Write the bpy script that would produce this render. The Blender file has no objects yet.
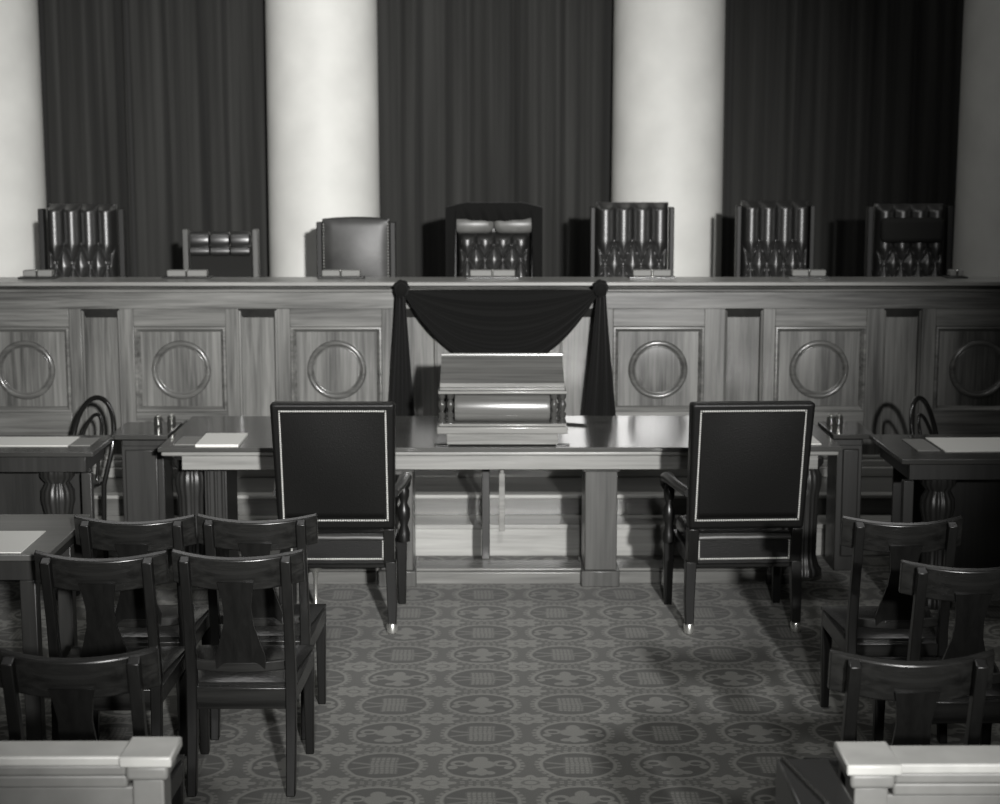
import bpy, bmesh, math, random
from mathutils import Vector, Matrix
random.seed(7)
PI = math.pi
C = bpy.context.scene.collection
WARM = (1.0, 1.0, 0.955)

# ------------------------------------------------------------------ materials
def new_mat(name):
    m = bpy.data.materials.new(name); m.use_nodes = True
    nt = m.node_tree; b = nt.nodes['Principled BSDF']
    return m, nt, b
def g(v): return (v*WARM[0], v*WARM[1], v*WARM[2], 1)
def plain(name, v, rough=.5, metal=0, spec=.5, sheen=0, coat=0, noise=0, nscale=30, bump=0):
    m, nt, b = new_mat(name)
    b.inputs['Base Color'].default_value = g(v); b.inputs['Roughness'].default_value = rough
    b.inputs['Metallic'].default_value = metal; b.inputs['Specular IOR Level'].default_value = spec
    b.inputs['Sheen Weight'].default_value = sheen; b.inputs['Coat Weight'].default_value = coat; b.inputs['Coat Roughness'].default_value = .38
    if noise or bump:
        tc = nt.nodes.new('ShaderNodeTexCoord'); n = nt.nodes.new('ShaderNodeTexNoise')
        n.inputs['Scale'].default_value = nscale; n.inputs['Detail'].default_value = 6
        nt.links.new(tc.outputs['Object'], n.inputs['Vector'])
        if noise:
            r = nt.nodes.new('ShaderNodeValToRGB')
            r.color_ramp.elements[0].position = .3; r.color_ramp.elements[1].position = .7
            r.color_ramp.elements[0].color = g(v*(1-noise)); r.color_ramp.elements[1].color = g(v*(1+noise))
            nt.links.new(n.outputs['Fac'], r.inputs['Fac']); nt.links.new(r.outputs['Color'], b.inputs['Base Color'])
        if bump:
            bp = nt.nodes.new('ShaderNodeBump'); bp.inputs['Strength'].default_value = bump; bp.inputs['Distance'].default_value = .01
            nt.links.new(n.outputs['Fac'], bp.inputs['Height']); nt.links.new(bp.outputs['Normal'], b.inputs['Normal'])
    return m
def wood(name, lo, hi, axis, rough=.3, spec=.5, coat=0, sc=1.0):
    """axis = grain direction 0/1/2"""
    m, nt, b = new_mat(name)
    tc = nt.nodes.new('ShaderNodeTexCoord'); mp = nt.nodes.new('ShaderNodeMapping')
    s = [38*sc]*3; s[axis] = 1.6*sc
    mp.inputs['Scale'].default_value = s
    n = nt.nodes.new('ShaderNodeTexNoise'); n.inputs['Scale'].default_value = 1; n.inputs['Detail'].default_value = 7
    n.inputs['Roughness'].default_value = .62; n.inputs['Distortion'].default_value = .6
    mp2 = nt.nodes.new('ShaderNodeMapping'); s2 = [7*sc]*3; s2[axis] = .7*sc; mp2.inputs['Scale'].default_value = s2
    n2 = nt.nodes.new('ShaderNodeTexNoise'); n2.inputs['Scale'].default_value = 1; n2.inputs['Detail'].default_value = 3
    mix = nt.nodes.new('ShaderNodeMath'); mix.operation = 'ADD'
    r = nt.nodes.new('ShaderNodeValToRGB')
    r.color_ramp.elements[0].position = .78; r.color_ramp.elements[1].position = 1.2
    r.color_ramp.elements[0].color = g(lo); r.color_ramp.elements[1].color = g(hi)
    L = nt.links.new
    L(tc.outputs['Object'], mp.inputs['Vector']); L(tc.outputs['Object'], mp2.inputs['Vector'])
    L(mp.outputs[0], n.inputs['Vector']); L(mp2.outputs[0], n2.inputs['Vector'])
    L(n.outputs['Fac'], mix.inputs[0]); L(n2.outputs['Fac'], mix.inputs[1])
    sc2 = nt.nodes.new('ShaderNodeMapRange'); sc2.inputs['From Min'].default_value = .72; sc2.inputs['From Max'].default_value = 1.28
    r.color_ramp.elements[0].position = 0; r.color_ramp.elements[1].position = 1
    L(mix.outputs[0], sc2.inputs['Value']); L(sc2.outputs[0], r.inputs['Fac']); L(r.outputs['Color'], b.inputs['Base Color'])
    b.inputs['Roughness'].default_value = rough; b.inputs['Specular IOR Level'].default_value = spec
    b.inputs['Coat Weight'].default_value = coat; b.inputs['Coat Roughness'].default_value = .12
    bp = nt.nodes.new('ShaderNodeBump'); bp.inputs['Strength'].default_value = .08; bp.inputs['Distance'].default_value = .004
    L(n.outputs['Fac'], bp.inputs['Height']); L(bp.outputs['Normal'], b.inputs['Normal'])
    return m
M = {}
M['bench_v'] = wood('bench_wood_upright', .045, .20, 2, .27, .5)
M['bench_h'] = wood('bench_wood_level', .045, .21, 0, .27, .5)
M['cap'] = wood('bench_cap_wood', .15, .30, 0, .3, .5)
M['fg_top'] = wood('small_table_wood', .07, .14, 0, .3, .5)
M['step'] = wood('step_wood', .20, .38, 0, .35, .5)
M['table_top'] = wood('table_top_wood', .045, .085, 0, .17, .55, sc=.7)
M['table_h'] = wood('table_apron_wood', .16, .29, 0, .3)
M['table_v'] = wood('table_leg_wood', .014, .03, 2, .38)
M['ped_v'] = wood('table_pedestal_wood', .045, .095, 2, .3)
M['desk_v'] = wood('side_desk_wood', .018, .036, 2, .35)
M['desk_top'] = wood('side_desk_top_wood', .035, .06, 0, .15, .7)
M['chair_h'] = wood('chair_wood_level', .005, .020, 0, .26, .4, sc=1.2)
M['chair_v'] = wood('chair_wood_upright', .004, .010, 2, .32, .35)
M['lect_h'] = wood('lectern_wood', .12, .26, 0, .2, .6)
M['lect_d'] = wood('lectern_dark_wood', .07, .15, 0, .25, .6)
M['post_dark'] = wood('dark_frame_wood', .010, .022, 2, .5, .3)
M['ring'] = wood('medallion_wood', .05, .14, 0, .2)
M['turned'] = wood('turned_wood', .03, .06, 2, .16, .9)
M['roll'] = wood('roll_wood', .08, .16, 0, .30, 1.0, .3)
M['palepad'] = plain('worn_pale_leather', .13, .4, spec=.6, noise=.25, nscale=12)
M['plinth'] = wood('plinth_wood', .09, .19, 0, .22)
M['post'] = wood('judge_chair_wood', .06, .11, 2, .35)
M['leather'] = plain('black_leather', .005, .42, spec=.22, bump=.15, nscale=180)
M['leather_seat'] = plain('seat_leather', .008, .26, spec=.6, bump=.1, nscale=60)
M['tuft'] = plain('tufted_leather', .016, .42, spec=1.0, coat=1.0, bump=.12, nscale=90)
M['plainleather'] = plain('smooth_brown_leather', .032, .44, spec=.5, noise=.4, nscale=7, bump=.1)
M['baize'] = plain('dark_back_cloth', .02, .9, spec=.1)
M['crape'] = plain('black_crape', .007, .95, spec=.12, sheen=.03)
M['paper'] = plain('white_paper', .72, .7, spec=.2)
M['greypaper'] = plain('grey_paper', .22, .7, spec=.2)
M['stud'] = plain('nickel_studs', .42, .35, metal=.3)
M['brass'] = plain('bright_metal', .7, .25, metal=.9)
M['silver'] = plain('dark_silver', .25, .15, metal=.9)
M['marble'] = plain('column_marble', .66, .55, spec=.3, noise=.07, nscale=3.2)
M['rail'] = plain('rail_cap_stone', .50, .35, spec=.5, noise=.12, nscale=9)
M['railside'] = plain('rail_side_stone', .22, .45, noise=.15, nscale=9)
M['gate'] = plain('gate_bronze', .02, .28, spec=.6)
M['bent'] = plain('bentwood_varnish', .012, .18, spec=.8)
M['plaster'] = plain('wall_plaster', .12, .9, spec=.1, noise=.05, nscale=2)
M['buckle'] = plain('pad_edge', .17, .6)

def curtain_mat(name, v):
    m, nt, b = new_mat(name)
    b.inputs['Base Color'].default_value = g(v); b.inputs['Roughness'].default_value = .95
    b.inputs['Specular IOR Level'].default_value = .1
    b.inputs['Sheen Weight'].default_value = .06; b.inputs['Sheen Roughness'].default_value = .5
    tc = nt.nodes.new('ShaderNodeTexCoord'); mp = nt.nodes.new('ShaderNodeMapping'); mp.inputs['Scale'].default_value = (14, 14, .35)
    n = nt.nodes.new('ShaderNodeTexNoise'); n.inputs['Scale'].default_value = 1; n.inputs['Detail'].default_value = 5
    r = nt.nodes.new('ShaderNodeValToRGB'); r.color_ramp.elements[0].position = .3; r.color_ramp.elements[1].position = .72
    r.color_ramp.elements[0].color = g(v*.7); r.color_ramp.elements[1].color = g(v*1.35)
    L = nt.links.new
    L(tc.outputs['Object'], mp.inputs['Vector']); L(mp.outputs[0], n.inputs['Vector']); L(n.outputs['Fac'], r.inputs['Fac']); L(r.outputs['Color'], b.inputs['Base Color'])
    return m
M['curtain'] = curtain_mat('velvet_curtain', .034)

def carpet_mat():
    m, nt, b = new_mat('figured_carpet')
    L = nt.links.new
    def sock(x, inp):
        if isinstance(x, (int, float)): inp.default_value = x
        else: L(x, inp)
    def mt(op, a, b_=0.0, c=0.0):
        n = nt.nodes.new('ShaderNodeMath'); n.operation = op
        sock(a, n.inputs[0]); sock(b_, n.inputs[1]); sock(c, n.inputs[2]); return n.outputs[0]
    add = lambda a, b_: mt('ADD', a, b_); sub = lambda a, b_: mt('SUBTRACT', a, b_); mul = lambda a, b_: mt('MULTIPLY', a, b_)
    mx = lambda a, b_: mt('MAXIMUM', a, b_); mn = lambda a, b_: mt('MINIMUM', a, b_); ab = lambda a: mt('ABSOLUTE', a)
    def less(a, t, soft=.02):      # 1 where a < t, soft edge
        n = nt.nodes.new('ShaderNodeMapRange'); n.interpolation_type = 'SMOOTHSTEP'
        L(a, n.inputs['Value']); n.inputs['To Min'].default_value = 1; n.inputs['To Max'].default_value = 0
        sock(sub(t, soft) if not isinstance(t, (int, float)) else t-soft, n.inputs['From Min'])
        sock(add(t, soft) if not isinstance(t, (int, float)) else t+soft, n.inputs['From Max'])
        return n.outputs[0]
    tc = nt.nodes.new('ShaderNodeTexCoord')
    wob = nt.nodes.new('ShaderNodeTexNoise'); wob.inputs['Scale'].default_value = 9; L(tc.outputs['Object'], wob.inputs['Vector'])
    sp = nt.nodes.new('ShaderNodeSeparateXYZ'); L(tc.outputs['Object'], sp.inputs[0])
    wv = mul(sub(wob.outputs['Fac'], .5), .06)
    u = add(mul(add(sp.outputs[0], .035), 1/.355), wv); v = add(mul(sub(sp.outputs[1], 5.94), 1/.341), wv)
    iu = mt('FLOOR', add(u, .5)); iv = mt('FLOOR', add(v, .5))
    fu = sub(u, iu); fv = sub(v, iv)
    par = mt('PINGPONG', add(iu, iv), 1.0)
    au = ab(fu); av = ab(fv)
    r = mt('SQRT', add(mul(fu, fu), mul(fv, fv)))
    th = mt('ARCTAN2', fv, fu)
    dash = mul(mt('SINE', mul(th, 30)), .5)
    ring = less(ab(sub(r, .385)), .022, .014)
    fringe = mul(less(ab(sub(r, .425)), .024, .012), less(dash, .15, .3))
    # basket motif: woven grid with rays to each side
    grid = mul(less(mt('SINE', mul(fu, 125)), .35, .5), less(mt('SINE', mul(fv, 90)), .75, .3))
    basket = mul(mul(less(au, .14, .02), less(av, .24, .02)), add(mul(grid, .6), .4))
    rays = mul(mul(less(ab(sub(av, mul(au, .28))), .022, .014), less(au, .33, .02)), .7)
    mA = mx(basket, rays)
    def ell(cx, cy, rx, ry, uu=fu):
        a = mul(sub(uu, cx), 1/rx); c = mul(sub(fv, cy), 1/ry)
        return less(mt('SQRT', add(mul(a, a), mul(c, c))), 1.0, .15)
    leaf = mx(mx(ell(0, .17, .075, .1), ell(0, .03, .15, .12)), mx(ell(0, -.2, .07, .10), mx(ell(.09, -.22, .06, .05, au), ell(.0, .02, .04, .2))))
    wing = mx(mul(ell(.22, .06, .1, .085, au), sub(1.0, ell(.22, .05, .055, .04, au))), ell(.29, -.06, .05, .05, au))
    mB = mx(leaf, wing)
    motif = add(mul(mA, par), mul(mB, sub(1.0, par)))
    # rosettes at the corners
    cu = mul(sub(sub(u, mt('FLOOR', u)), .5), .82); cv = sub(sub(v, mt('FLOOR', v)), .5)
    r2 = mt('SQRT', add(mul(cu, cu), mul(cv, cv))); th2 = mt('ARCTAN2', cv, cu)
    edge = add(.185, mul(mt('COSINE', mul(th2, 8)), .028))
    ros = mul(less(r2, edge, .012), sub(1.0, mul(less(ab(sub(r2, .065)), .014, .01), .8)))
    petals = mul(less(ab(mt('SINE', mul(th2, 4))), .12, .08), less(ab(sub(r2, .12)), .03, .02))
    ros = mul(ros, sub(1.0, mul(petals, .7)))
    # beads along the rows
    beads = mul(mul(less(ab(sub(av, .475)), .016, .012), less(mt('SINE', mul(fu, 75)), .1, .3)), less(au, .34, .02))
    tot = mx(mx(mx(ring, mul(fringe, .75)), motif), mx(ros, mul(beads, .7)))
    inside = less(r, .37, .02)
    n2 = nt.nodes.new('ShaderNodeTexNoise'); n2.inputs['Scale'].default_value = 260; n2.inputs['Detail'].default_value = 3; L(tc.outputs['Object'], n2.inputs['Vector'])
    n3 = nt.nodes.new('ShaderNodeTexNoise'); n3.inputs['Scale'].default_value = 1.3; n3.inputs['Detail'].default_value = 4; L(tc.outputs['Object'], n3.inputs['Vector'])
    val = add(add(mul(tot, .095), mul(inside, -.02)), .085)
    val = mul(val, add(.55, mul(n2.outputs['Fac'], .9)))
    val = mul(val, add(.75, mul(n3.outputs['Fac'], .5)))
    cmb = nt.nodes.new('ShaderNodeCombineColor')
    L(val, cmb.inputs[0]); L(val, cmb.inputs[1]); L(mul(val, .92), cmb.inputs[2])
    L(cmb.outputs[0], b.inputs['Base Color'])
    b.inputs['Roughness'].default_value = 1; b.inputs['Specular IOR Level'].default_value = .05; b.inputs['Sheen Weight'].default_value = .1
    bp = nt.nodes.new('ShaderNodeBump'); bp.inputs['Strength'].default_value = .25; bp.inputs['Distance'].default_value = .004
    L(n2.outputs['Fac'], bp.inputs['Height']); L(bp.outputs['Normal'], b.inputs['Normal'])
    return m
M['carpet'] = carpet_mat()

# ------------------------------------------------------------------ mesh builder
class MB:
    def __init__(s): s.v = []; s.f = []
    def add(s, vs, fs):
        o = len(s.v); s.v += [tuple(p) for p in vs]; s.f += [tuple(i+o for i in f) for f in fs]; return s
    def box(s, x0, x1, y0, y1, z0, z1):
        return s.frus(x0, x1, y0, y1, z0, x0, x1, y0, y1, z1)
    def frus(s, x0, x1, y0, y1, z0, X0, X1, Y0, Y1, z1):
        vs = [(x0,y0,z0),(x1,y0,z0),(x1,y1,z0),(x0,y1,z0),(X0,Y0,z1),(X1,Y0,z1),(X1,Y1,z1),(X0,Y1,z1)]
        return s.add(vs, [(0,3,2,1),(4,5,6,7),(0,1,5,4),(1,2,6,5),(2,3,7,6),(3,0,4,7)])
    def loft(s, secs, close_ends=True):
        """secs: list of rings (same count) of points"""
        n = len(secs[0]); o = []
        vs = [p for r in secs for p in r]; fs = []
        for i in range(len(secs)-1):
            for j in range(n):
                a = i*n+j; b = i*n+(j+1) % n
                fs.append((a, b, b+n, a+n))
        if close_ends:
            fs.append(tuple(reversed(range(n)))); k = (len(secs)-1)*n; fs.append(tuple(range(k, k+n)))
        return s.add(vs, fs)
    def bar(s, pts, w, d):
        """rectangular section loft: pts=[(x,y,z)], widths w (x) and d (y), scalars or lists; vertical-ish members"""
        n = len(pts); w = w if isinstance(w, (list, tuple)) else [w]*n; d = d if isinstance(d, (list, tuple)) else [d]*n
        return s.loft([[(x-a/2,y-b/2,z),(x+a/2,y-b/2,z),(x+a/2,y+b/2,z),(x-a/2,y+b/2,z)] for (x,y,z), a, b in zip(pts, w, d)])
    def tube(s, pts, r, seg=10, closed=False):
        pts = [Vector(p) for p in pts]; n = len(pts); r = r if isinstance(r, (list, tuple)) else [r]*n
        secs = []; up = None
        for i, p in enumerate(pts):
            if closed: t = (pts[(i+1) % n]-pts[i-1])
            else: t = pts[min(i+1, n-1)]-pts[max(i-1, 0)]
            t.normalize()
            if up is None: up = t.orthogonal().normalized()
            up = (up - t*up.dot(t)).normalized(); w = t.cross(up)
            secs.append([p+(up*math.cos(2*PI*k/seg)+w*math.sin(2*PI*k/seg))*r[i] for k in range(seg)])
        if closed: secs.append(secs[0]); return s.loft(secs, False)
        return s.loft(secs)
    def lathe(s, prof, c=(0,0,0), seg=20, axis='z', flute=0, nfl=0):
        secs = []
        for r, h in prof:
            ring = []
            for k in range(seg):
                a = 2*PI*k/seg; rr = max(r, .0005)*(1-flute*(0.5+0.5*math.cos(a*nfl)) if nfl else 1)
                x, y = rr*math.cos(a), rr*math.sin(a)
                ring.append({'z': (c[0]+x, c[1]+y, c[2]+h), 'x': (c[0]+h, c[1]+x, c[2]+y), 'y': (c[0]+y, c[1]+h, c[2]+x)}[axis])
            secs.append(ring)
        return s.loft(secs)
    def sheet(s, fn, nu, nv, t=None):
        """fn(u,v)->(x,y,z) grid; t=(dx,dy,dz) gives it a back layer and closed rim"""
        P = [[Vector(fn(i/nu, j/nv)) for j in range(nv+1)] for i in range(nu+1)]
        W = nv+1; vs = [p for r in P for p in r]; fs = []
        for i in range(nu):
            for j in range(nv): a = i*W+j; fs.append((a, a+W, a+W+1, a+1))
        if t is not None:
            N = len(vs); tv = Vector(t) if not callable(t) else None
            if tv is not None: back = [p+tv for p in vs]
            else: back = [Vector(t(i/nu, j/nv)) for i in range(nu+1) for j in range(nv+1)]
            vs = vs+back
            fs += [tuple(N+k for k in reversed(f)) for f in fs[:nu*nv]]
            rim = [i*W for i in range(nu+1)]+[nu*W+j for j in range(1, W)]+[i*W+nv for i in range(nu-1, -1, -1)]+[j for j in range(nv-1, 0, -1)]
            for k in range(len(rim)):
                a, b = rim[k], rim[(k+1) % len(rim)]; fs.append((b, a, a+N, b+N))
        return s.add(vs, fs)
    def build(s, name, mat, parent=None, bevel=0, smooth=35, sub=0, seg=2):
        me = bpy.data.meshes.new(name); me.from_pydata(s.v, [], s.f); me.update()
        bm = bmesh.new(); bm.from_mesh(me); bmesh.ops.recalc_face_normals(bm, faces=bm.faces); bm.to_mesh(me); bm.free()
        me.materials.append(mat)
        for p in me.polygons: p.use_smooth = True
        me.set_sharp_from_angle(angle=math.radians(smooth))
        o = bpy.data.objects.new(name, me); C.objects.link(o)
        if parent is not None: o.parent = parent
        if bevel:
            b = o.modifiers.new('edge', 'BEVEL'); b.width = bevel; b.segments = seg; b.limit_method = 'ANGLE'; b.angle_limit = math.radians(50)
            b.harden_normals = False
        if sub:
            b = o.modifiers.new('sub', 'SUBSURF'); b.levels = sub; b.render_levels = sub
        return o
def tag(o, label=None, cat=None, group=None, kind=None):
    if label: o['label'] = label
    if cat: o['category'] = cat
    if group: o['group'] = group
    if kind: o['kind'] = kind
    return o
def thing(name, label, cat, loc=(0,0,0), rz=0, group=None):
    o = bpy.data.objects.new(name, None); C.objects.link(o); o.location = loc; o.rotation_euler = (0, 0, rz)
    o.empty_display_size = .1
    return tag(o, label, cat, group)
def copy_tree(o, parent=None):
    c = o.copy(); C.objects.link(c); c.parent = parent
    for ch in list(o.children): copy_tree(ch, c)
    return c
def struct(o): o['kind'] = 'structure'; return o

# ------------------------------------------------------------------ room shell
W0, W1 = -6.5, 6.5
mb = MB(); mb.add([(W0,-8,0),(W1,-8,0),(W1,13.2,0),(W0,13.2,0),(W0,-8,-.05),(W1,-8,-.05),(W1,13.2,-.05),(W0,13.2,-.05)], [(0,1,2,3),(7,6,5,4),(0,4,5,1),(1,5,6,2),(2,6,7,3),(3,7,4,0)])
struct(mb.build('floor', M['carpet']))
struct(MB().box(W0, W1, 13.2, 13.35, 0, 5.6).build('wall_back', M['plaster']))
struct(MB().box(W0-.15, W0, -8, 13.35, 0, 5.6).build('wall_left', M['plaster']))
struct(MB().box(W1, W1+.15, -8, 13.35, 0, 5.6).build('wall_right', M['plaster']))
# steps up to the bench and the raised floor behind it
d = MB().box(-3.9, 4.0, 9.14, 9.9, 0, .18)
d.box(-3.9, 4.0, 9.12, 9.14, .155, .18)
struct(MB().box(-3.9, 4.0, 9.37, 9.9, .18, .278).build('platform_step', M['fg_top'], bevel=.003))
struct(MB().box(-3.9, 4.0, 9.345, 9.43, .278, .30).build('trim_nosing', M['step'], bevel=.006))
struct(MB().box(-3.9, 4.0, 9.43, 9.9, .278, .30).build('floor_platform', M['fg_top']))
dais = struct(d.build('platform_step', M['step'], bevel=.004))
struct(MB().box(-5.2, 5.2, 10.60, 13.2, .0, .75).build('floor_raised', M['desk_v'], bevel=.005))

# marble columns
for x in (-3.63, -1.203, 1.282, 3.80):
    t = thing('marble_column', None, None, (x, 12.42, .75))
    t['kind'] = 'structure'
    MB().lathe([(.46,0),(.46,.12),(.44,.14),(.455,.18),(.455,.24),(.43,.27),(.405,.3),(.402,1.2),(.398,2.4),(.388,3.8),(.385,4.1)], seg=56).build('shaft', M['marble'], t)
    MB().box(-.52, .52, -.52, .52, 4.1, 4.25).lathe([(.385,3.9),(.42,3.93),(.5,4.1)], seg=40).build('capital', M['marble'], t)

# pleated curtains
def curtain(x0, x1, y, label, seed):
    rnd = random.Random(seed)
    comps = [(rnd.uniform(11, 14), rnd.uniform(0, 6), .035), (rnd.uniform(21, 26), rnd.uniform(0, 6), .030), (rnd.uniform(38, 46), rnd.uniform(0, 6), .020), (rnd.uniform(62, 75), rnd.uniform(0, 6), .006)]
    n = int((x1-x0)*130)
    mb = MB()
    def fn(u, v):
        x = x0+u*(x1-x0); z = .76+v*4.2
        dd = 0
        for k, (f, ph, a) in enumerate(comps):
            dd += a*math.sin(f*x*1.0+ph+.35*math.sin(z*1.1+k+x*2)*(1-v*.4))
        return (x, y+dd, z)
    mb.sheet(fn, n, 24, (0, .012, 0))
    o = mb.build('velvet_curtain', M['curtain'], smooth=80)
    return tag(o, label, 'curtain', 'curtains behind the bench')
curtain(-3.5, -2.60, 12.74, 'dark pleated velvet curtain at the far left end, overlapped by a wider one', 3)
curtain(-2.66, -1.35, 12.52, 'dark pleated velvet curtain just left of the left marble column', 5)
curtain(-1.08, 1.15, 12.58, 'wide dark curtain hanging between the two full marble columns', 8)
curtain(1.42, 3.68, 12.58, 'dark velvet curtain to the right of the right marble column', 12)
curtain(-5.4, -3.78, 12.58, 'dark velvet curtain beyond the leftmost column', 22)
curtain(3.96, 5.4, 12.58, 'dark velvet curtain beyond the rightmost column', 32)
# curtain rod carrying them
tag(MB().tube([(-5.45,12.56,5.0),(5.45,12.56,5.0)], .025, 12).build('curtain_rod', M['silver']), 'long metal rod from which the dark curtains hang', 'curtain rod')

# ------------------------------------------------------------------ judges' bench
bench = thing('judges_bench', 'long panelled polished wood bench with round medallions in its front', 'bench', (0, 9.9, .3))
def bb(*a): return MB().box(*a)
XB0, XB1 = -3.75, 3.85
Z = lambda z: z-.3
bb(XB0, XB1, .05, .11, Z(.3), Z(1.412)).build('back_board', M['bench_v'], bench)
cap = MB().box(XB0, XB1, -.075, .32, Z(1.432), Z(1.456))
cap.build('bench_top', M['cap'], bench, bevel=.006)
mo = MB().box(XB0, XB1, .02, .10, Z(1.412), Z(1.432)); mo.box(XB0, XB1, -.03, .10, Z(1.392), Z(1.412))
mo.build('crown_moulding', M['bench_h'], bench, bevel=.008, seg=3)
bb(XB0, XB1, -.008, .05, Z(1.295), Z(1.392)).build('frieze', M['bench_h'], bench, bevel=.002)
pc = [-2.73, -1.815, -.902, .055, .988, 1.938, 2.88]        # centres of the large panels
pil = [-3.24, -2.277, -1.36, -.425, .52, 1.488, 2.418, 3.38]  # centres of the narrow recesses
hw, hp = .268, .112
Zb, Zt = Z(.684), Z(1.19)
# upright stiles between openings
edges = []
ops = sorted([(c-hw, c+hw, 'big') for c in pc]+[(c-hp, c+hp, 'pil') for c in pil])
prev = XB0
for a, b_, k in ops:
    MB().box(prev, a, 0, .05, Z(.42), Z(1.295)).build('stile', M['bench_v'], bench, bevel=.003)
    prev = b_
MB().box(prev, XB1, 0, .05, Z(.42), Z(1.295)).build('stile', M['bench_v'], bench, bevel=.003)
for a, b_, k in ops:
    if k == 'big':
        MB().box(a, b_, .001, .05, Zt, Z(1.295)).build('top_rail', M['bench_h'], bench, bevel=.003)
        MB().box(a, b_, .001, .05, Z(.42), Zb).build('bottom_rail', M['bench_h'], bench, bevel=.003)
    else:
        # bevelled stop at the head of the recess, darker wood standing in for shade
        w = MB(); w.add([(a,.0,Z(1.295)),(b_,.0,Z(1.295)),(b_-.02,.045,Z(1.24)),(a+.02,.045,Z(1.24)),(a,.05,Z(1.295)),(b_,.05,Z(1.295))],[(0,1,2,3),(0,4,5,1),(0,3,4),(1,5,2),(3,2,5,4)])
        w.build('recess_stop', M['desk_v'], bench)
        # half-round beads on each side
        MB().tube([(a+.006,.02,Z(.44)),(a+.006,.02,Z(1.29))], .010, 10).tube([(b_-.006,.02,Z(.44)),(b_-.006,.02,Z(1.29))], .010, 10).build('bead', M['bench_v'], bench)
for c in pc:
    a, b_ = c-hw, c+hw
    f = MB()
    # bolection frame: mitred profile
    prof = [(0,.0),(.005,-.007),(.013,-.008),(.02,.002),(.027,.015),(.034,.028)]
    rings = []
    for off, y in prof:
        rings.append([(a+off,y,Zb+off),(b_-off,y,Zb+off),(b_-off,y,Zt-off),(a+off,y,Zt-off)])
    f.loft(rings, False); mf = f.build('panel_moulding', M['bench_h'], bench, smooth=20)
    p = MB().box(a+.03, b_-.03, .026, .05, Zb+.03, Zt-.03); pn = p.build('raised_panel', M['bench_v'], bench)
    zc = Z(.932)
    rg = MB().tube([(c+.158*math.cos(2*PI*k/64), .022, zc+.158*math.sin(2*PI*k/64)) for k in range(64)], .0165, 14, closed=True)
    rg.tube([(c+.139*math.cos(2*PI*k/64), .026, zc+.139*math.sin(2*PI*k/64)) for k in range(64)], .006, 8, closed=True)
    rg.build('medallion_ring', M['ring'], pn, smooth=80)
    MB().lathe([(.136,.0),(.134,-.006),(.10,-.0075),(.05,-.008),(.0,-.008)], (c,.03,zc), 48, 'y').build('medallion_disc', M['bench_v'], pn, smooth=60)
bs = MB().box(XB0, XB1, -.05, .11, Z(.30), Z(.36)); bs.box(XB0, XB1, -.035, .11, Z(.36), Z(.40)); bs.box(XB0, XB1, -.02, .11, Z(.40), Z(.425))
bs.build('base_moulding', M['step'], bench, bevel=.008, seg=3)
MB().box(XB0, XB0+.05, .11, .30, Z(.3), Z(1.432)).box(XB1-.05, XB1, .11, .30, Z(.3), Z(1.432)).build('end_panel', M['bench_v'], bench)

# desk stands on top of the bench
SB = 10.12
def desk_stand(x, w, label):
    t = thing('pen_tray', label, 'pen tray', (x, SB, 1.456), 0, 'pale trays along the bench top')
    MB().box(-w/2-.025, w/2+.025, -.05, .06, 0, .012).build('base', M['gate'], t, bevel=.003)
    MB().box(-w/2, w/2, -.03, .04, .012, .05).build('tray', M['buckle'], t, bevel=.006)
    MB().lathe([(.006,0),(.006,.03),(.009,.034),(.003,.042)], (0,-.04,.012), 10).build('pen_holder', M['silver'], t)
for x0, x1, lb in ((-2.77,-2.598,'pale tray on the bench top in front of the leftmost tufted chair'),
                   (-1.917,-1.68,'pale tray on the bench top before the low rolled-top chair'),
                   (-.998,-.772,'pale tray on the bench top before the smooth leather chair'),
                   (-.119,.148,'pale tray on the bench top before the black-draped centre chair'),
                   (.849,1.075,'pale tray before the tufted chair that overlaps the right column'),
                   (1.795,1.997,'pale tray before the tufted chair right of the right column'),
                   (2.736,2.813,'short pale tray at the far right end, beside the padded chair')):
    desk_stand((x0+x1)/2, x1-x0, lb)

# ------------------------------------------------------------------ chairs behind the bench (local: faces -Y, origin on floor)
def tuft_sheet(w, z0, z1, nu, rows_z, depth=.05, pleat_top=True, belly=.03):
    """leather front with buttons; nu channels, rows_z = heights of button rows"""
    mb = MB(); rz = rows_z
    def hgt(x, z):
        cw = w/nu
        if z >= rz[0]:
            k = 0; ph = abs(math.sin(PI*x/cw))
            hh = ph**.6
            fade = min(1, (z1-z)/.04)
            return hh*(.35+.65*max(0, fade))
        for k in range(len(rz)-1):
            if rz[k+1] <= z < rz[k]:
                t = (rz[k]-z)/(rz[k]-rz[k+1]); s = x/cw+(.5 if k % 2 else 0)
                # crease lines run from buttons at s integer (t=0) to s half-integer (t=1)
                a = math.sin(PI*(s+t/2)); b = math.sin(PI*(s-t/2))
                return min(abs(a), abs(b))**.55*1.0
        s = x/cw+(.5 if (len(rz)-1) % 2 else 0)
        return abs(math.sin(PI*s))**.6
    def fn(u, v):
        x = (u-.5)*w; z = z0+v*(z1-z0)
        e = min(1, min(u, 1-u)/.07); e = math.sin(e*PI/2)
        zt = min(1, (z1-z)/.05); zt = math.sin(max(0, zt)*PI/2)
        y = -(belly+depth*hgt(x, z))*e*zt
        return (x, y, z)
    mb.sheet(fn, 100, 90, lambda u, v: ((u-.5)*w, .05, z0+v*(z1-z0)))
    return mb
def buttons(w, nu, rows_z, z0):
    mb = MB(); cw = w/nu
    for k, z in enumerate(rows_z):
        off = .5 if k % 2 else 0
        n = nu+1
        for i in range(-n, n+1):
            x = (i+off)*cw
            if abs(x) < w/2-.03 and z > z0: mb.lathe([(.012,0),(.011,-.004),(.006,-.007),(0,-.008)], (x,-.034,z), 10, 'y')
    return mb
FZ = .75   # raised floor
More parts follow.
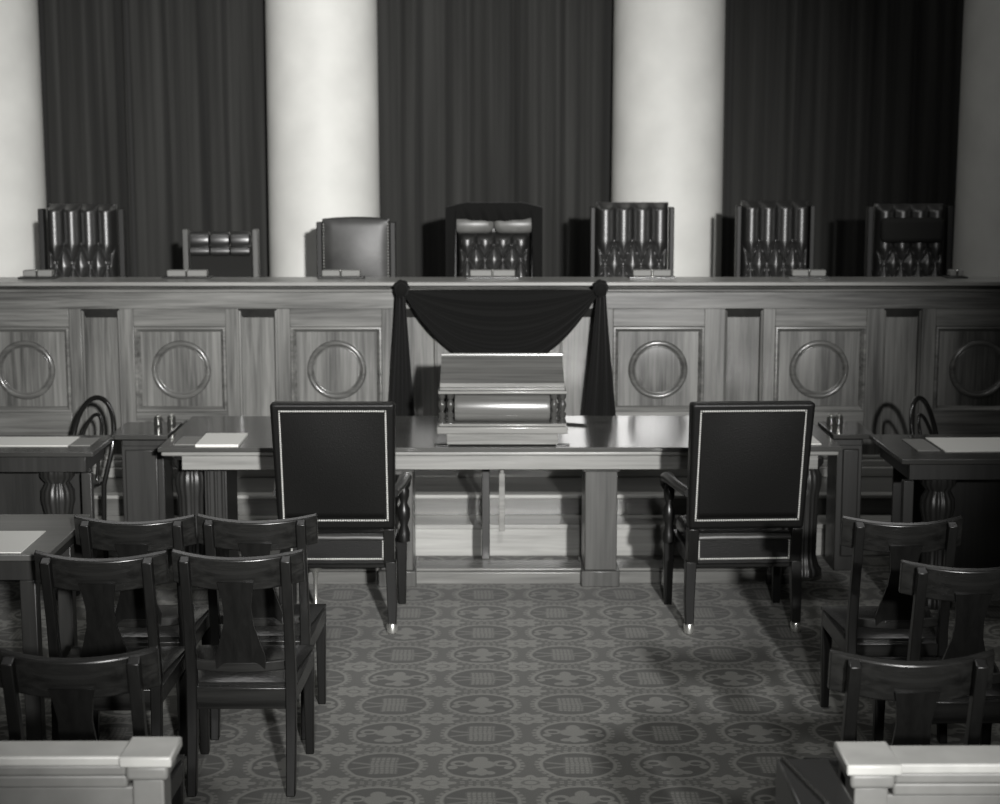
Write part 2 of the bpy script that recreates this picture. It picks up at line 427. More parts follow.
def base_parts(t, w=.5):
    MB().box(-w/2, w/2, -.40, .0, .42, .52).build('seat', M['tuft'], t, bevel=.03, seg=3)
    MB().lathe([(.05,.1),(.035,.14),(.03,.3),(.05,.36),(.09,.42)], (0,-.15,0), 20).build('pedestal', M['post'], t)
    for k in range(4):
        a = PI/4+k*PI/2; c, s_ = math.cos(a), math.sin(a)
        MB().tube([(0,-.15,.13),(.16*c,-.15+.16*s_,.12),(.28*c,-.15+.28*s_,.04)], [.03,.026,.02], 10).build('foot', M['post'], t)
    for sx in (-1, 1):
        MB().tube([(sx*(w/2+.03),.0,.62),(sx*(w/2+.03),-.2,.62),(sx*(w/2+.03),-.34,.60),(sx*(w/2+.03),-.36,.45)], .022, 10).build('arm', M['post'], t)
def frame_posts(t, w, ztop, zrail=None, th=.045, mat='post_dark'):
    for sx in (-1, 1):
        MB().box(sx*(w/2+th/2+.004)-th/2, sx*(w/2+th/2+.004)+th/2, -.035, .05, .42, ztop).build('side_post', M[mat], t, bevel=.005)
YC = 11.0
def back_panel(t, w, z1):
    MB().box(-w/2, w/2, .051, .075, .5, z1-.015).build('back_cover', M['baize'], t, bevel=.004)
# 1 leftmost
t = thing('tufted_chair', 'leftmost tall tufted black leather chair behind the bench', 'chair', (-2.625, YC, FZ), 0, 'chairs behind the bench')
tuft_sheet(.44, .5, 1.115, 4, [.86,.72,.58], .06).build('backrest', M['tuft'], t, smooth=80); back_panel(t, .44, 1.11); buttons(.44,4,[.86,.72,.58],.5).build('button', M['tuft'], t)
base_parts(t, .46); frame_posts(t, .47, 1.085, th=.035)
# 2 low with rolled top
t = thing('rolled_top_chair', 'low chair with light wooden posts and a rolled leather headrest', 'chair', (-1.735, YC, FZ), 0, 'chairs behind the bench')
MB().box(-.2, .2, .0, .04, .5, .84).build('backrest', M['baize'], t, bevel=.008)
r = MB()
for k in range(3):
    x0 = -.195+k*.13; r.lathe([(.02,0),(.052,.008),(.056,.03),(.056,.10),(.052,.122),(.02,.13)], (x0,-.01,.885), 20, 'x')
for k in range(3):
    x0 = -.195+k*.13; r.lathe([(.01,0),(.028,.006),(.030,.03),(.030,.10),(.028,.124),(.01,.13)], (x0,-.03,.815), 16, 'x')
r.build('headrest', M['tuft'], t, smooth=60)
base_parts(t, .42); frame_posts(t, .405, .955, th=.035, mat='post')
# 3 smooth leather
t = thing('smooth_leather_chair', 'smooth leather-backed chair before the left marble column', 'chair', (-.8625, YC, FZ), 0, 'chairs behind the bench')
def fn3(u, v):
    x = (u-.5)*.43; z = .5+v*.52; e = math.sin(min(1, min(u, 1-u)/.15)*PI/2)*math.sin(min(1, min(v+.2, 1-v)/.1)*PI/2)
    top = .012*(1-(2*u-1)**2)*v
    return (x, -.035-.022*math.sin(PI*u)*math.sin(PI*min(1, v))-.012*e, z+top)
MB().sheet(fn3, 30, 30, lambda u, v: ((u-.5)*.43, .05, .5+v*.52+.012*(1-(2*u-1)**2)*v)).build('backrest', M['plainleather'], t, smooth=80)
back_panel(t, .42, 1.0); base_parts(t, .43); frame_posts(t, .43, 1.0, th=.035)
nb = MB()
for sx in (-1, 1):
    for k in range(26): nb.lathe([(.005,0),(.004,-.003),(0,-.005)], (sx*.207,-.045,.5+k*.0195), 8, 'y')
nb.build('nail_trim', M['stud'], t)
# 4 centre, draped
t = thing('centre_chair', 'high-backed tufted centre chair showing beneath black drapery', 'chair', (.025, YC, FZ), 0, 'chairs behind the bench')
tuft_sheet(.46, .5, .935, 4, [.86,.76,.64], .06).build('backrest', M['tuft'], t, smooth=80); buttons(.46,4,[.76,.64],.5).build('button', M['tuft'], t)
r = MB()
for k in (0, 1):
    x0 = -.245+k*.245; r.lathe([(.02,0),(.052,.006),(.058,.03),(.058,.205),(.046,.235),(.015,.245)] if k == 0 else [(.015,0),(.046,.01),(.058,.04),(.058,.215),(.052,.239),(.02,.245)], (x0,-.02,.985), 20, 'x')
r.build('headrest', M['palepad'], t, smooth=60)
MB().box(-.21, .21, .0, .05, .93, 1.09).build('top_rail', M['post'], t, bevel=.01)
back_panel(t, .46, 1.05); base_parts(t, .44); frame_posts(t, .47, 1.06, th=.03, mat='chair_v')
# black cloth over it
mb = MB()
def cl(u, v):
    # u across, v from front hem over the top to the back
    w = .31; x = (u-.5)*2*w; side = abs(u-.5)*2
    hem = 1.045-.03*(1-side**2)                   # swag hem across the front
    if side > .78: hem = 1.045-min(1, (side-.78)/.05)*.6 # tails at the sides
    if v < .5:
        k = v/.5; z = hem+(1.115-hem)*k; y = -.095+.02*math.sin(x*60+k*2)*(1-k)+.02*k*k
    elif v < .6: z = 1.125; y = -.075+(v-.5)*1.9
    else: k = (v-.6)/.4; z = 1.115-k*.6; y = .115+.012*math.sin(x*50)
    z -= .03*max(0, side-.6)/.4*(1 if v >= .3 else 0)
    return (x, y, z)
mb.sheet(cl, 90, 40, (0, .004, -.004))
o = mb.build('chair_drape', M['crape'], smooth=80); o.location = (.025, YC, FZ); tag(o, 'black mourning cloth draped over the top of the centre chair', 'drape')
# 5, 6
for x, wd, zt, ch, lb in ((.915,.465,1.125,4,'wide tufted black chair overlapping the right marble column'), (1.8375,.43,1.135,4,'tufted black leather chair just right of the right column')):
    t = thing('tufted_chair', lb, 'chair', (x, YC, FZ), 0, 'chairs behind the bench')
    rz = [.88,.73,.58]
    tuft_sheet(wd, .5, zt, ch, rz, .055).build('backrest', M['tuft'], t, smooth=80); buttons(wd,ch,rz,.5).build('button', M['tuft'], t)
    back_panel(t, wd, zt); base_parts(t, .46); frame_posts(t, wd+.005, zt-.03, th=.03)
# 7 with pad
t = thing('padded_chair', 'tufted chair at the far right with a plain black pad across its back', 'chair', (2.705, YC, FZ), 0, 'chairs behind the bench')
tuft_sheet(.44, .5, 1.115, 4, [.84,.74,.62], .05).build('backrest', M['tuft'], t, smooth=80)
MB().box(-.2, .2, -.115, -.02, .87, 1.03).build('back_pad', M['baize'], t, bevel=.03, seg=3)
back_panel(t, .44, 1.11); base_parts(t, .46); frame_posts(t, .47, 1.10, th=.035)

# ------------------------------------------------------------------ mourning drape on the bench front
dr = thing('bench_drape', 'black mourning crape swag knotted across the middle of the bench', 'drape', (.063, 9.80, 1.428))
kx = .572
def swag(u, v):
    s = 2*u-1; x = s*kx
    zb = -.455*(1-abs(s)**2.2); zt = .0
    fold = .022*math.sin(2*PI*(v*5.5)+.8*s*s)*(1-abs(s)**3)
    z = zt+(zb-zt)*v-.012
    y = -.018-.05*math.sin(PI*min(1, v*1.1))*(1-s*s)+fold*.9-.03*(abs(s)**4)
    return (x, y, z)
MB().sheet(swag, 80, 70, (0, .006, 0)).build('swag', M['crape'], dr, smooth=80)
for sx in (-1, 1):
    def tail(u, v, sx=sx):
        wtop, wbot = .05, .15 if sx < 0 else .18
        w = wtop+(wbot-wtop)*min(1, v*1.15)**1.1
        if v > .93: w *= 1-(v-.93)*1.5
        x = sx*(kx+.005)+(u-.5)*w+sx*.01*v-(.012*sx*v)
        y = -.05+.022*math.sin(u*PI*5+v*1.5)+.006*math.sin(v*9)
        z = -.02-v*(.80+.03*math.sin(u*7))
        return (x, y, z)
    MB().sheet(tail, 50, 40, (0, .02, 0)).build('tail', M['crape'], dr, smooth=80)
    k = MB(); rnd = random.Random(4+sx)
    for i in range(7):
        a = i*2*PI/7; c = (sx*kx+.022*math.cos(a), -.045+.008*rnd.random(), .0+.022*math.sin(a))
        k.lathe([(.0,-.028),(.018,-.02),(.026,0),(.018,.02),(0,.028)], c, 12, 'z')
    k.lathe([(0,-.045),(.03,-.03),(.040,0),(.03,.03),(0,.045)], (sx*kx,-.065,-.01), 14, 'z')
    k.build('knot', M['crape'], dr, smooth=80)

# ------------------------------------------------------------------ long counsel table
TX0, TX1 = -1.645, 1.745
tab = thing('counsel_table', 'long polished counsel table carrying the lectern at its middle', 'table', (0, 8.28, 0))
MB().box(TX0, TX1, 0, 1.0, .738, .76).build('tabletop', M['table_top'], tab, bevel=.004)
MB().box(TX0+.015, TX1-.015, .012, .985, .716, .738).build('top_moulding', M['table_h'], tab, bevel=.008, seg=3)
for bxs in ((TX0+.11, TX1-.11, .05, .08), (TX0+.11, TX1-.11, .92, .95), (TX0+.11, TX0+.14, .08, .92), (TX1-.14, TX1-.11, .08, .92)):
    MB().box(*bxs, .64, .716).build('apron', M['table_h'], tab, bevel=.003)
MB().box(-1.5, 1.6, .25, .45, .0, .065).box(-1.49, 1.59, .26, .44, .065, .082).build('base_plinth', M['plinth'], tab, bevel=.006)
for a, b_ in ((-.56,-.395), (.482,.647)):
    MB().box(a, b_, .20, .5, .085, .64).box(a-.015, b_+.015, .185, .515, .0, .085).box(a-.012, b_+.012, .19, .51, .60, .64).build('pedestal', M['ped_v'], tab, bevel=.006)
for x in (-1.55, 1.635):
    for yy in (.40,):
        prof = [(.10,0),(.10,.05),(.085,.07),(.070,.12),(.072,.30),(.076,.44),(.088,.50),(.086,.55),(.072,.58),(.095,.61),(.095,.64)]
        MB().lathe(prof, (x, yy, 0), 96, 'z', .07, 16).build('reeded_leg', M['table_v'], tab, smooth=60)
        MB().lathe([(.104,0),(.104,.018),(.1,.02)], (x, yy, .0), 32).build('metal_shoe', M['silver'], tab)
for a, b_ in ((-1.46,-1.345), (1.43,1.545)):
    q = MB().box(a, b_, .25, .6, .05, .64).box(a-.01, b_+.01, .24, .61, 0, .05)
    for k in range(3): q.tube([(a+.02+k*.0375,.25,.08),(a+.02+k*.0375,.25,.6)], .010, 8)
    q.build('square_leg', M['table_v'], tab, bevel=.004)
MB().box(-.045, -.003, .45, .51, .082, .64).build('centre_leg', M['table_v'], tab, bevel=.004)
MB().box(.044, .074, .20, .225, .29, .59).lathe([(.012,0),(.014,.02),(.006,.04)], (.059,.21,.59), 12).build('hanging_bracket', M['lect_h'], tab, bevel=.003)

# lectern on the table
lec = thing('lectern', 'wooden tabletop lectern with sloping desk, turned supports and roll', 'lectern', (.06, 8.31, .76))
MB().box(-.277, .277, .02, .36, .006, .062).build('base', M['lect_h'], lec, bevel=.004)
for sx in (-1, 1): MB().box(sx*.30-.035, sx*.30+.035, .0, .05, 0, .008).build('foot_clip', M['gate'], lec, bevel=.002)
MB().box(-.325, .325, .0, .42, .062, .098).box(-.315, .315, .012, .41, .098, .112).build('base_plate', M['lect_h'], lec, bevel=.006, seg=3)
for sx in (-1, 1):
    for xo in (.300, .258):
        for yy in (.05, .34):
            MB().lathe([(.018,0),(.018,.012),(.012,.02),(.017,.035),(.018,.045),(.010,.056),(.013,.068),(.019,.085),(.017,.10),(.010,.115),(.018,.13),(.018,.15)], (sx*xo, yy, .112), 20).build('turned_support', M['turned'], lec)
MB().lathe([(.05,-.238),(.070,-.236),(.074,-.22),(.074,.22),(.070,.236),(.05,.238)], (0,.10,.186), 40, 'x').build('roll', M['roll'], lec, smooth=50)
MB().box(-.236, .236, .15, .36, .112, .262).build('case', M['lect_d'], lec, bevel=.003)
MB().box(-.318, .318, .0, .40, .262, .278).box(-.31, .31, .01, .39, .278, .290).build('ledge', M['lect_h'], lec, bevel=.005, seg=3)
sl = MB(); z0, z1, y0, y1 = .290, .412, .06, .36
sl.add([(-.31,y0,z0),(.31,y0,z0),(.31,y1,z1),(-.31,y1,z1),(-.31,y0+.0,z0-.001),(.31,y0,z0-.001),(.31,y1,z0-.001),(-.31,y1,z0-.001)], [(0,1,2,3),(4,7,6,5),(0,4,5,1),(1,5,6,2),(2,6,7,3),(3,7,4,0)])
sl.build('sloping_desk', M['lect_d'], lec, bevel=.003)
MB().tube([(-.31,y1,z1+.003),(.31,y1,z1+.003)], .009, 10).build('top_bead', M['lect_h'], lec)
MB().box(-.31, .31, y0-.015, y0+.0, z0, z0+.022).build('book_stop', M['lect_h'], lec, bevel=.003)

# papers and small things on table
def sheet(name, x0, x1, y0, y1, z, mat, label, cat='paper', th=.004, skew=0, group=None):
    cx, cy = (x0+x1)/2, (y0+y1)/2
    m = MB().box(x0-cx, x1-cx, y0-cy, y1-cy, 0, th)
    o = m.build(name, M[mat], bevel=.0008); o.location = (cx, cy, z); return tag(o, label, cat, group)
sheet('writing_pad', -1.463, -1.25, 8.31, 8.65, .76, 'paper', 'white pad on the left end of the counsel table', 'paper pad', .012)
sheet('paper_sheet', -1.575, -1.475, 8.36, 8.60, .76, 'greypaper', 'grey sheet left of the white pad on the counsel table')
sheet('paper_sheet', 1.50, 1.655, 8.36, 8.62, .76, 'paper', 'pale paper on the right end of the counsel table')
p = MB().tube([(.40,8.98,.766),(.50,8.93,.766)], [.006,.006], 8).tube([(.50,8.93,.766),(.52,8.92,.766)], [.006,.002], 8).build('pen', M['gate']); tag(p, 'small black pen lying on the table right of the lectern', 'pen')

# ------------------------------------------------------------------ side desks
def side_desk(s, label, xin, xn, yn):
    """s=-1 left, +1 right ; xin inner edge of far part, xn inner edge of near part"""
    t = thing('side_desk', label, 'desk', (s*xn, 8.7, 0))
    def bx(a, b_, y0, y1, z0, z1):
        a2, b2 = (s*a, s*b_); a2, b2 = min(a2, b2), max(a2, b2)
        return (a2-s*xn, b2-s*xn, y0-8.7, y1-8.7, z0, z1)
    top = MB().box(*bx(xn, 3.3, yn, 8.66, .735, .76))
    top.box(*bx(xin, xn+.03, 8.66, 9.08, .735, .76))
    top.build('desktop', M['desk_top'], t, bevel=.004)
    for q in ((xn+.05, 3.25, yn+.05, yn+.08, .65, .735), (xn+.05, xn+.08, yn+.08, 8.62, .65, .735), (xin+.02, xn-.01, 8.78, 8.80, .68, .735)):
        MB().box(*bx(*q)).build('apron', M['desk_v'], t, bevel=.003)
    c = MB().box(*bx(xin+.05, xn, 8.80, 9.04, .0, .735)); c.build('cabinet', M['desk_v'], t, bevel=.005)
    f = MB().box(*bx(xin+.08, xn-.02, 8.785, 8.80, .08, .66)); f.build('cabinet_panel', M['desk_v'], t, bevel=.008)
    q = thing_part_leg = MB().lathe([(.09,0),(.09,.05),(.07,.07),(.066,.3),(.07,.43),(.084,.49),(.082,.54),(.06,.58),(.085,.61),(.085,.65)], (s*(xn+.22)-s*xn, yn+.16-8.7, 0), 96, 'z', .07, 16)
    q.build('reeded_leg', M['table_v'], t, smooth=60)
    MB().box(*bx(xn+.02, xn+.07, yn+.03, yn+.08, 0, .65)).build('corner_leg', M['desk_v'], t, bevel=.004)
    MB().box(*bx(xn+.08, 3.1, 8.44, 8.46, .04, .735)).build('shade_panel', M['desk_v'], t, bevel=.003)  # dark panel added so the space under the desk stays black
    MB().box(*bx(3.1, 3.25, yn+.1, 8.6, 0, .65)).build('end_panel', M['desk_v'], t, bevel=.004)
    return t
side_desk(-1, 'stepped dark side desk at the left end of the counsel table', 1.665, 1.937, 8.17)
side_desk(1, 'stepped dark side desk at the right end of the counsel table', 1.775, 1.96, 7.95)
sheet('writing_pad', -2.6, -2.10, 8.33, 8.59, .76, 'paper', 'large white sheet spread on the left side desk', 'paper')
sheet('paper_sheet', -2.09, -1.99, 8.34, 8.56, .76, 'greypaper', 'small grey sheet beside the white one on the left side desk')
sheet('writing_pad', 2.22, 2.75, 8.15, 8.54, .76, 'paper', 'large white sheet spread on the right side desk', 'paper')
sheet('paper_sheet', 2.09, 2.20, 8.17, 8.50, .76, 'greypaper', 'small grey sheet beside the white one on the right side desk')
ink0 = None
for x, y, lb in ((-1.765, 8.93, 'shiny dark inkwell on the left side desk, further from the lectern'), (-1.70, 8.96, 'shiny dark inkwell on the left side desk, nearer the counsel table'),
                 (1.815, 8.93, 'shiny dark inkwell on the right side desk, nearer the counsel table'), (1.86, 8.95, 'shiny dark inkwell on the right side desk, further from the lectern')):
    if ink0 is None:
        ink0 = thing('inkwell', lb, 'inkwell', (x, y, .76), 0, 'inkwells on the side desks')
        MB().lathe([(.022,0),(.024,.01),(.022,.05),(.016,.054),(0,.054)], seg=20).build('well', M['silver'], ink0)
        MB().lathe([(.017,.054),(.017,.06),(.008,.064),(0,.066)], seg=20).build('lid', M['brass'], ink0)
    else:
        o = copy_tree(ink0); o.location = (x, y, .76); o['label'] = lb

# ------------------------------------------------------------------ bentwood chairs
def bentwood(loc, rz, label):
    """faces -Y locally, back at +Y"""
    t = thing('bentwood_chair', label, 'chair', loc, rz, 'bentwood chairs by the side desks')
    MB().lathe([(0,.44),(.19,.44),(.205,.45),(.205,.465),(.19,.475),(0,.47)], (0,0,0), 36).build('seat', M['bent'], t)
    pts = []
    for k in range(0, 33):
        a = PI*k/32; pts.append((.185*math.cos(a)*(1 if True else 0), .17+.06*math.sin(a)**.7, .62+.27*math.sin(a)**.75))
    pts = [(.165,.13,0),(.165,.12,.2),(.165,.13,.45)]+pts+[(-.165,.13,.45),(-.165,.12,.2),(-.165,.13,0)]
    MB().tube(pts, .014, 12).build('back_hoop', M['bent'], t, smooth=80)
    pts = [(.09*math.cos(PI*k/24), .155+.06*math.sin(PI*k/24), .60+.20*math.sin(PI*k/24)**.8) for k in range(25)]
    MB().tube([(.085,.14,.46)]+pts+[(-.085,.14,.46)], .010, 10).build('inner_hoop', M['bent'], t, smooth=80)
    for sx in (-1, 1): MB().tube([(sx*.13,-.11,.45),(sx*.16,-.16,.2),(sx*.17,-.20,0)], [.016,.014,.011], 12).build('leg', M['bent'], t)
    MB().tube([(.15*math.cos(2*PI*k/32), .15*math.sin(2*PI*k/32), .22) for k in range(32)], .008, 8, closed=True).build('leg_ring', M['bent'], t)
bentwood((-2.27, 8.93, 0), -.75, 'bentwood chair with a looped back behind the left side desk')
bentwood((2.50, 8.93, 0), 1.0, 'bentwood chair turned sideways behind the right side desk')

# ------------------------------------------------------------------ upholstered armchairs (face +Y, back to the camera)
def armchair(loc, rz, label):
    t = thing('counsel_armchair', label, 'armchair', loc, rz, 'studded armchairs at the counsel table')
    # rear legs / uprights
    lean = -.15
    def yb(z): return 0 if z < .33 else -(z-.33)/.78*.15
    def hwid(z): return .262+(z-.33)/.78*.018 if z > .33 else .262
    for sx in (-1, 1):
        l = MB().bar([(sx*.25,-.015,0),(sx*.25,.0,.15),(sx*.245,.005,.34)], [.036,.045,.05], [.04,.05,.055]); l.build('leg', M['chair_v'], t, bevel=.004)
        MB().lathe([(.021,0),(.025,.004),(.026,.042),(.023,.048)], (sx*.25,-.015,0), 16).build('brass_cap', M['brass'], t)
        MB().bar([(sx*.27,.50,0),(sx*.27,.50,.2),(sx*.27,.50,.36)], [.036,.045,.055], [.036,.045,.055]).build('leg', M['chair_v'], t, bevel=.004)
    # upholstered back slab with rounded edges, leather wraps frame
    def slab(z0, z1, inset, yo, th, bulge=0):
        m = MB()
        def fn(u, v):
            z = z0+v*(z1-z0); w = hwid(z)-inset; x = (u-.5)*2*w
            return (x, yb(z)+yo-bulge*math.sin(PI*u)*math.sin(PI*v), z)
        m.sheet(fn, 20, 20, lambda u, v: ((u-.5)*2*(hwid(z0+v*(z1-z0))-inset), yb(z0+v*(z1-z0))+yo+th, z0+v*(z1-z0))); return m
    slab(.50, 1.100, 0, -.02, .085).build('backrest', M['leather'], t, bevel=.014, seg=3)
    slab(.56, 1.055, .045, -.028, .02, .012).build('back_upholstery', M['leather'], t, smooth=80)
    for sx in (-1, 1):
        MB().bar([(sx*.237,yb(.33)+.02,.33),(sx*.240,yb(.5)+.02,.5)], .05, .07).build('upright', M['chair_v'], t, bevel=.004)
    MB().box(-.22, .22, -.01, .04, .325, .475).build('lower_back_rail', M['leather'], t, bevel=.006)
    MB().tube([(-.212,-.02,.455),(-.1,-.024,.458),(0,-.022,.456),(.1,-.025,.458),(.212,-.02,.455)], .014, 10).build('seat_roll', M['plainleather'], t)
    # studs
    st = MB()
    def row(p0, p1, n):
        for k in range(n+1):
            a = k/n; x = p0[0]+(p1[0]-p0[0])*a; z = p0[1]+(p1[1]-p0[1])*a
            yy = yb(z)-.021 if z > .5 else -.011
            st.lathe([(.0052,0),(.0044,-.003),(0,-.0052)], (x, yy, z), 7, 'y')
    w0, w1 = hwid(.545)-.030, hwid(1.065)-.042
    row((-w1,1.065),(w1,1.065),46); row((-w0,.545),(w0,.545),44); row((-w0,.545),(-w1,1.065),50); row((w0,.545),(w1,1.065),50)
    st.build('nail_trim', M['stud'], t)
    st = MB()
    row((-.21,.352),(.21,.352),40); row((-.21,.352),(-.21,.435),8); row((.21,.352),(.21,.435),8)
    st.build('nail_trim', M['stud'], t)
    s = MB()
    s.frus(-.235, .235, .03, .52, .36, -.235, .235, .03, .52, .45); so = s.build('seat', M['leather_seat'], t, bevel=.03, seg=3)
    MB().box(-.25, .25, .02, .53, .30, .37).build('seat_frame', M['chair_h'], t, bevel=.006)
    for sx in (-1, 1):
        MB().tube([(sx*.265,-.045,.67),(sx*.285,.15,.665),(sx*.295,.38,.66),(sx*.295,.47,.64),(sx*.295,.48,.60),(sx*.295,.45,.59)], [.022,.024,.028,.028,.022,.012], 12).build('arm', M['chair_v'], t, smooth=80)
        MB().lathe([(.028,.34),(.03,.38),(.018,.42),(.03,.46),(.03,.50),(.016,.53),(.026,.56),(.028,.59),(.018,.62),(.02,.65)], (sx*.287,.40,0), 20).build('arm_support', M['chair_v'], t, smooth=60)
    return t
armchair((-.705, 7.66, 0), .0, 'studded black leather armchair left of the lectern')
armchair((1.17, 7.66, 0), .05, 'studded black leather armchair right of the lectern')

# little metal stand on the carpet
t = thing('floor_stand', 'small bright metal floor fitting beyond the left row of chairs', 'floor fitting', (-.845, 8.0, 0))
MB().lathe([(.05,0),(.05,.01),(.02,.02),(.010,.04),(.010,.17),(.016,.2)], seg=20).build('stem', M['brass'], t)
MB().lathe([(.016,.2),(.03,.215),(.033,.23),(.033,.25),(0,.252)], seg=20).build('cap', M['brass'], t)

# ------------------------------------------------------------------ audience side chairs (face +Y)
def side_chair(loc, rz, label):
    t = thing('side_chair', label, 'chair', loc, rz, 'dark wooden chairs with curved crest rails')
    for sx in (-1, 1):
        MB().bar([(sx*.172,-.02,0),(sx*.172,.03,.22),(sx*.172,.045,.42),(sx*.172,.01,.62),(sx*.172,-.045,.845)], [.032, .036, .036, .034, .034], [.036, .042, .045, .038, .034]).add([(sx*.172-.017,-.062,.845),(sx*.172+.017,-.062,.845),(sx*.172+.017,-.028,.845),(sx*.172-.017,-.028,.845),(sx*.172-.017,-.028,.858),(sx*.172+.017,-.028,.858)],[(0,1,5,4),(0,4,3),(1,2,5),(2,3,4,5)]).build('post', M['chair_v'], t, bevel=.004)
        MB().bar([(sx*.195,.395,0),(sx*.195,.395,.2),(sx*.195,.395,.37)], [.030,.036,.042], [.030,.036,.042]).build('leg', M['chair_v'], t, bevel=.004)
        r = MB(); r.add([(sx*.160,.05,.315),(sx*.190,.05,.315),(sx*.217,.40,.34),(sx*.187,.40,.34),(sx*.160,.05,.375),(sx*.190,.05,.375),(sx*.217,.40,.40),(sx*.187,.40,.40)], [(0,3,2,1),(4,5,6,7),(0,1,5,4),(1,2,6,5),(2,3,7,6),(3,0,4,7)])
        r.build('seat_rail', M['chair_h'], t, bevel=.003)
    # curved crest rail
    def yc(x): return -.05+.070*(abs(x)/.226)**2
    def crest(u, v):
        x = (u-.5)*.452; z = .752+v*.110-.014*(1-(2*u-1)**2)
        return (x, yc(x)-(v-.5)*.02, z)
    MB().sheet(crest, 28, 4, lambda u, v: (lambda p: (p[0], p[1]+.022, p[2]+.009*v))(crest(u, v))).build('crest_rail', M['chair_h'], t, bevel=.004, smooth=50)
    # vase splat
    sp = MB()
    def splat(u, v):
        prof = [(0,.085),(.12,.088),(.3,.07),(.5,.052),(.7,.047),(.9,.055),(1,.062)]
        for (a, wa), (b_, wb) in zip(prof, prof[1:]):
            if a <= v <= b_: w = wa+(wb-wa)*(v-a)/(b_-a); break
        z = .44+v*.33; x = (u-.5)*2*w
        return (x, .03-.085*v**1.3+0.0*x, z)
    sp.sheet(splat, 8, 16, (0, .012, 0)); sp.build('splat', M['chair_v'], t, smooth=50)
    br = MB()
    br.sheet(lambda u, v: ((u-.5)*.33, .045-.02*(1-(2*u-1)**2), .435+v*.035-.006*(1-(2*u-1)**2)), 14, 2, (0, .022, 0)); br.build('lower_back_rail', M['chair_h'], t, bevel=.003, smooth=50)
    MB().box(-.165, .165, .03, .055, .295, .372).build('apron', M['chair_h'], t, bevel=.003)
    MB().box(-.19, .19, .385, .41, .325, .40).build('apron', M['chair_h'], t, bevel=.003)
    # seat pad, trapezoid, gently domed
    def seat(u, v):
        y = .055+v*.375; w = .158+v*.057; x = (u-.5)*2*w
        dome = .018*math.sin(PI*u)**.5*math.sin(PI*min(max(v, 0), 1))**.5
        return (x, y, .385+v*.022+dome)
    MB().sheet(seat, 16, 16, lambda u, v: ((u-.5)*2*(.158+v*.057), .055+v*.375, .372+v*.022)).build('seat', M['leather_seat'], t, smooth=60)
    return t
first = side_chair((-.867, 5.675, 0), 0, 'dark chair with curved crest rail in front row nearest the aisle, left')
first['label'] = 'complete dark chair nearest the carpeted aisle on the left, seen from behind'
def place(x, y, rz, label):
    o = copy_tree(first); o.location = (x, y, 0); o.rotation_euler.z = rz; o['label'] = label
place(-.878, 6.245, 0, 'dark chair directly in front of the aisle-side left chair, closer to the armchair')
place(-1.333, 5.66, 0, 'dark chair between the foreground left chair and the papered table')
place(-1.335, 6.23, 0, 'dark chair of the further left row, beside the small table')
place(-1.145, 4.53, 0, 'dark chair just behind the pale left rail, lowest on the left')
place(1.542, 6.195, 0, 'furthest back of the three dark chairs at right, just before the side desk')
place(1.60, 5.51, 0, 'dark chair on the right, in the middle of the three, mostly cut by the edge')
place(1.16, 4.49, 0, 'dark chair just beyond the pale right rail, nearest on the right')

# small table at the left
lt = thing('side_table', 'light-topped wooden table beside the left chairs, sheet on its corner', 'table', (-2.3, 6.4, 0))
MB().box(-.9, .68, -.33, .36, .735, .76).build('tabletop', M['fg_top'], lt, bevel=.004)
MB().box(-.85, .62, -.28, .31, .65, .735).build('apron', M['desk_v'], lt, bevel=.003)
for sx in (-.82, .59):
    for sy in (-.25, .28): MB().box(sx-.03, sx+.03, sy-.03, sy+.03, 0, .65).build('leg', M['desk_v'], lt, bevel=.004)
sheet('paper_sheet', -2.05, -1.72, 6.09, 6.44, .76, 'paper', 'white sheet on the corner of the light-topped table at left')

# ------------------------------------------------------------------ bar rail in the foreground
def bar_rail(x_end, s, label, yf, yb_, bw):
    """s=-1 runs to the left from x_end"""
    t = thing('bar_rail', label, 'railing', (x_end, (yf+yb_)/2, 0)); yc = (yf+yb_)/2
    def bx(a, b_, y0, y1, z0, z1): a, b_ = sorted((s*a, s*b_)); return (a, b_, y0-yc, y1-yc, z0, z1)
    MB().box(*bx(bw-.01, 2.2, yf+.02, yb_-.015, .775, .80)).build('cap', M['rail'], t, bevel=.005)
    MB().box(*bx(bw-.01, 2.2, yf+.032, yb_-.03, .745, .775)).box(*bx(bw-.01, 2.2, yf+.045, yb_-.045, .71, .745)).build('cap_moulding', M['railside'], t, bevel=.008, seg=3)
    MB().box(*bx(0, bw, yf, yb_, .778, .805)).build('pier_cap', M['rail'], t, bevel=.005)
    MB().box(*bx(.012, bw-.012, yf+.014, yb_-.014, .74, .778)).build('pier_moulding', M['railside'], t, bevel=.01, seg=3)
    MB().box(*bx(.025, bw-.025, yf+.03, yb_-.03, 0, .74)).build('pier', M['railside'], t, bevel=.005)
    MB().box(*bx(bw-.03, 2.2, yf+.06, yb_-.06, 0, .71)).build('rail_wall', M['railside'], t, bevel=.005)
bar_rail(-.757, -1, 'pale capped rail ending in a square pier, lower left', 3.862, 4.01, .125)
bar_rail(.835, 1, 'pale capped rail ending in a square pier, lower right', 3.80, 3.965, .13)
gt = thing('gate_leaf', 'low black gate leaf folded open beside the right rail pier', 'gate', (.755, 3.83, 0))
MB().box(-.065, .065, -.22, .1, .05, .775).build('leaf', M['gate'], gt, bevel=.006)
MB().tube([(-.05,.085,.779),(-.0,-.2,.779)], .006, 8).build('highlight_strip', M['silver'], gt)  # bright strip laid on as the diagonal highlight of the glossy top
MB().lathe([(.02,0),(.02,.05)], (0,0,0), 16).lathe([(.02,0),(.02,.05)], (0,-.18,0), 16).build('pivot', M['silver'], gt)

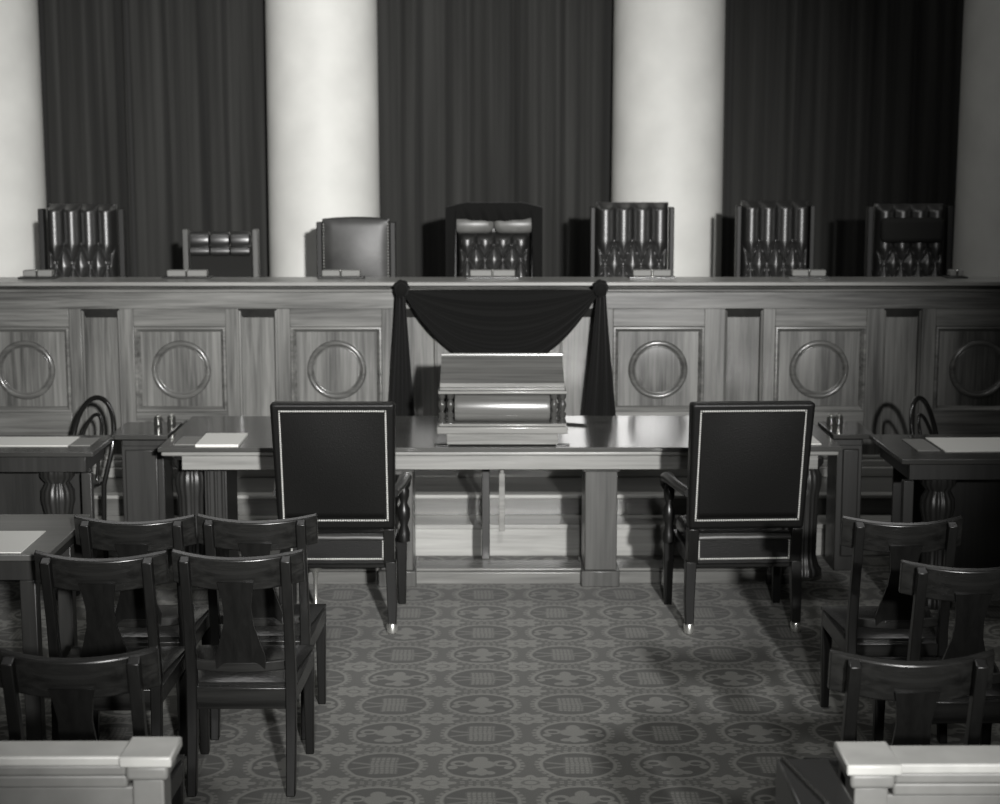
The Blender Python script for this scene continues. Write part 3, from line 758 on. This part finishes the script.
# ------------------------------------------------------------------ light
def area(name, loc, target, size, power, spread=180):
    d = bpy.data.lights.new(name, 'AREA'); d.energy = power; d.size = size; d.spread = math.radians(spread)
    d.color = (1, .99, .975)
    o = bpy.data.objects.new(name, d); C.objects.link(o); o.location = loc
    o.rotation_euler = (Vector(target)-Vector(loc)).to_track_quat('-Z', 'Y').to_euler(); return o
kd = bpy.data.lights.new('flood_lamp', 'SPOT'); kd.energy = 13200; kd.spot_size = math.radians(29); kd.spot_blend = 1; kd.shadow_soft_size = .16
kd.color = (1, .99, .975)
ko = bpy.data.objects.new('flood_lamp', kd); C.objects.link(ko); ko.location = (1.8, -5.0, 3.65)
ko.rotation_euler = (Vector((-.75, 10.2, 1.7))-ko.location).to_track_quat('-Z', 'Y').to_euler()
l1 = area('ceiling_lamp', (-.3, 9.0, 5.5), (-.3, 7.6, 0), 1.2, 75)
l1.data.shape = 'RECTANGLE'; l1.data.size = 7; l1.data.size_y = .8
k2 = bpy.data.lights.new('aisle_fill', 'SPOT'); k2.energy = 2300; k2.spot_size = math.radians(20); k2.spot_blend = 1; k2.shadow_soft_size = .2  # added fill spot, brightens only the aisle carpet
k2.color = (1, .99, .975)
k2o = bpy.data.objects.new('aisle_fill', k2); C.objects.link(k2o); k2o.location = (.2, -4.5, 4.6)
k2o.rotation_euler = (Vector((.1, 6.4, 0))-k2o.location).to_track_quat('-Z', 'Y').to_euler()
area('ceiling_lamp', (0, 2.0, 5.4), (0, 4.5, 0), 1.6, 22)
w = bpy.data.worlds.new('World'); bpy.context.scene.world = w; w.use_nodes = True
w.node_tree.nodes['Background'].inputs[0].default_value = (1, .99, .95, 1); w.node_tree.nodes['Background'].inputs[1].default_value = .028

# ------------------------------------------------------------------ camera
f = 1700.0; pitch = math.atan((402-145)/f); yaw = math.atan(10/f*math.cos(pitch))
cd = bpy.data.cameras.new('camera'); cd.sensor_width = 36; cd.sensor_fit = 'HORIZONTAL'; cd.lens = f/1000*36; cd.clip_end = 100
cd.dof.use_dof = True; cd.dof.focus_distance = 6.2; cd.dof.aperture_fstop = 3.6
co = bpy.data.objects.new('camera', cd); C.objects.link(co); co.location = (0, 0, 2.24)
co.rotation_euler = (PI/2-pitch, 0, -yaw)
sc = bpy.context.scene; sc.camera = co
sc.view_settings.view_transform = 'Standard'; sc.view_settings.look = 'None'; sc.view_settings.gamma = 1; sc.view_settings.use_curve_mapping = False
sc.view_settings.exposure = 0
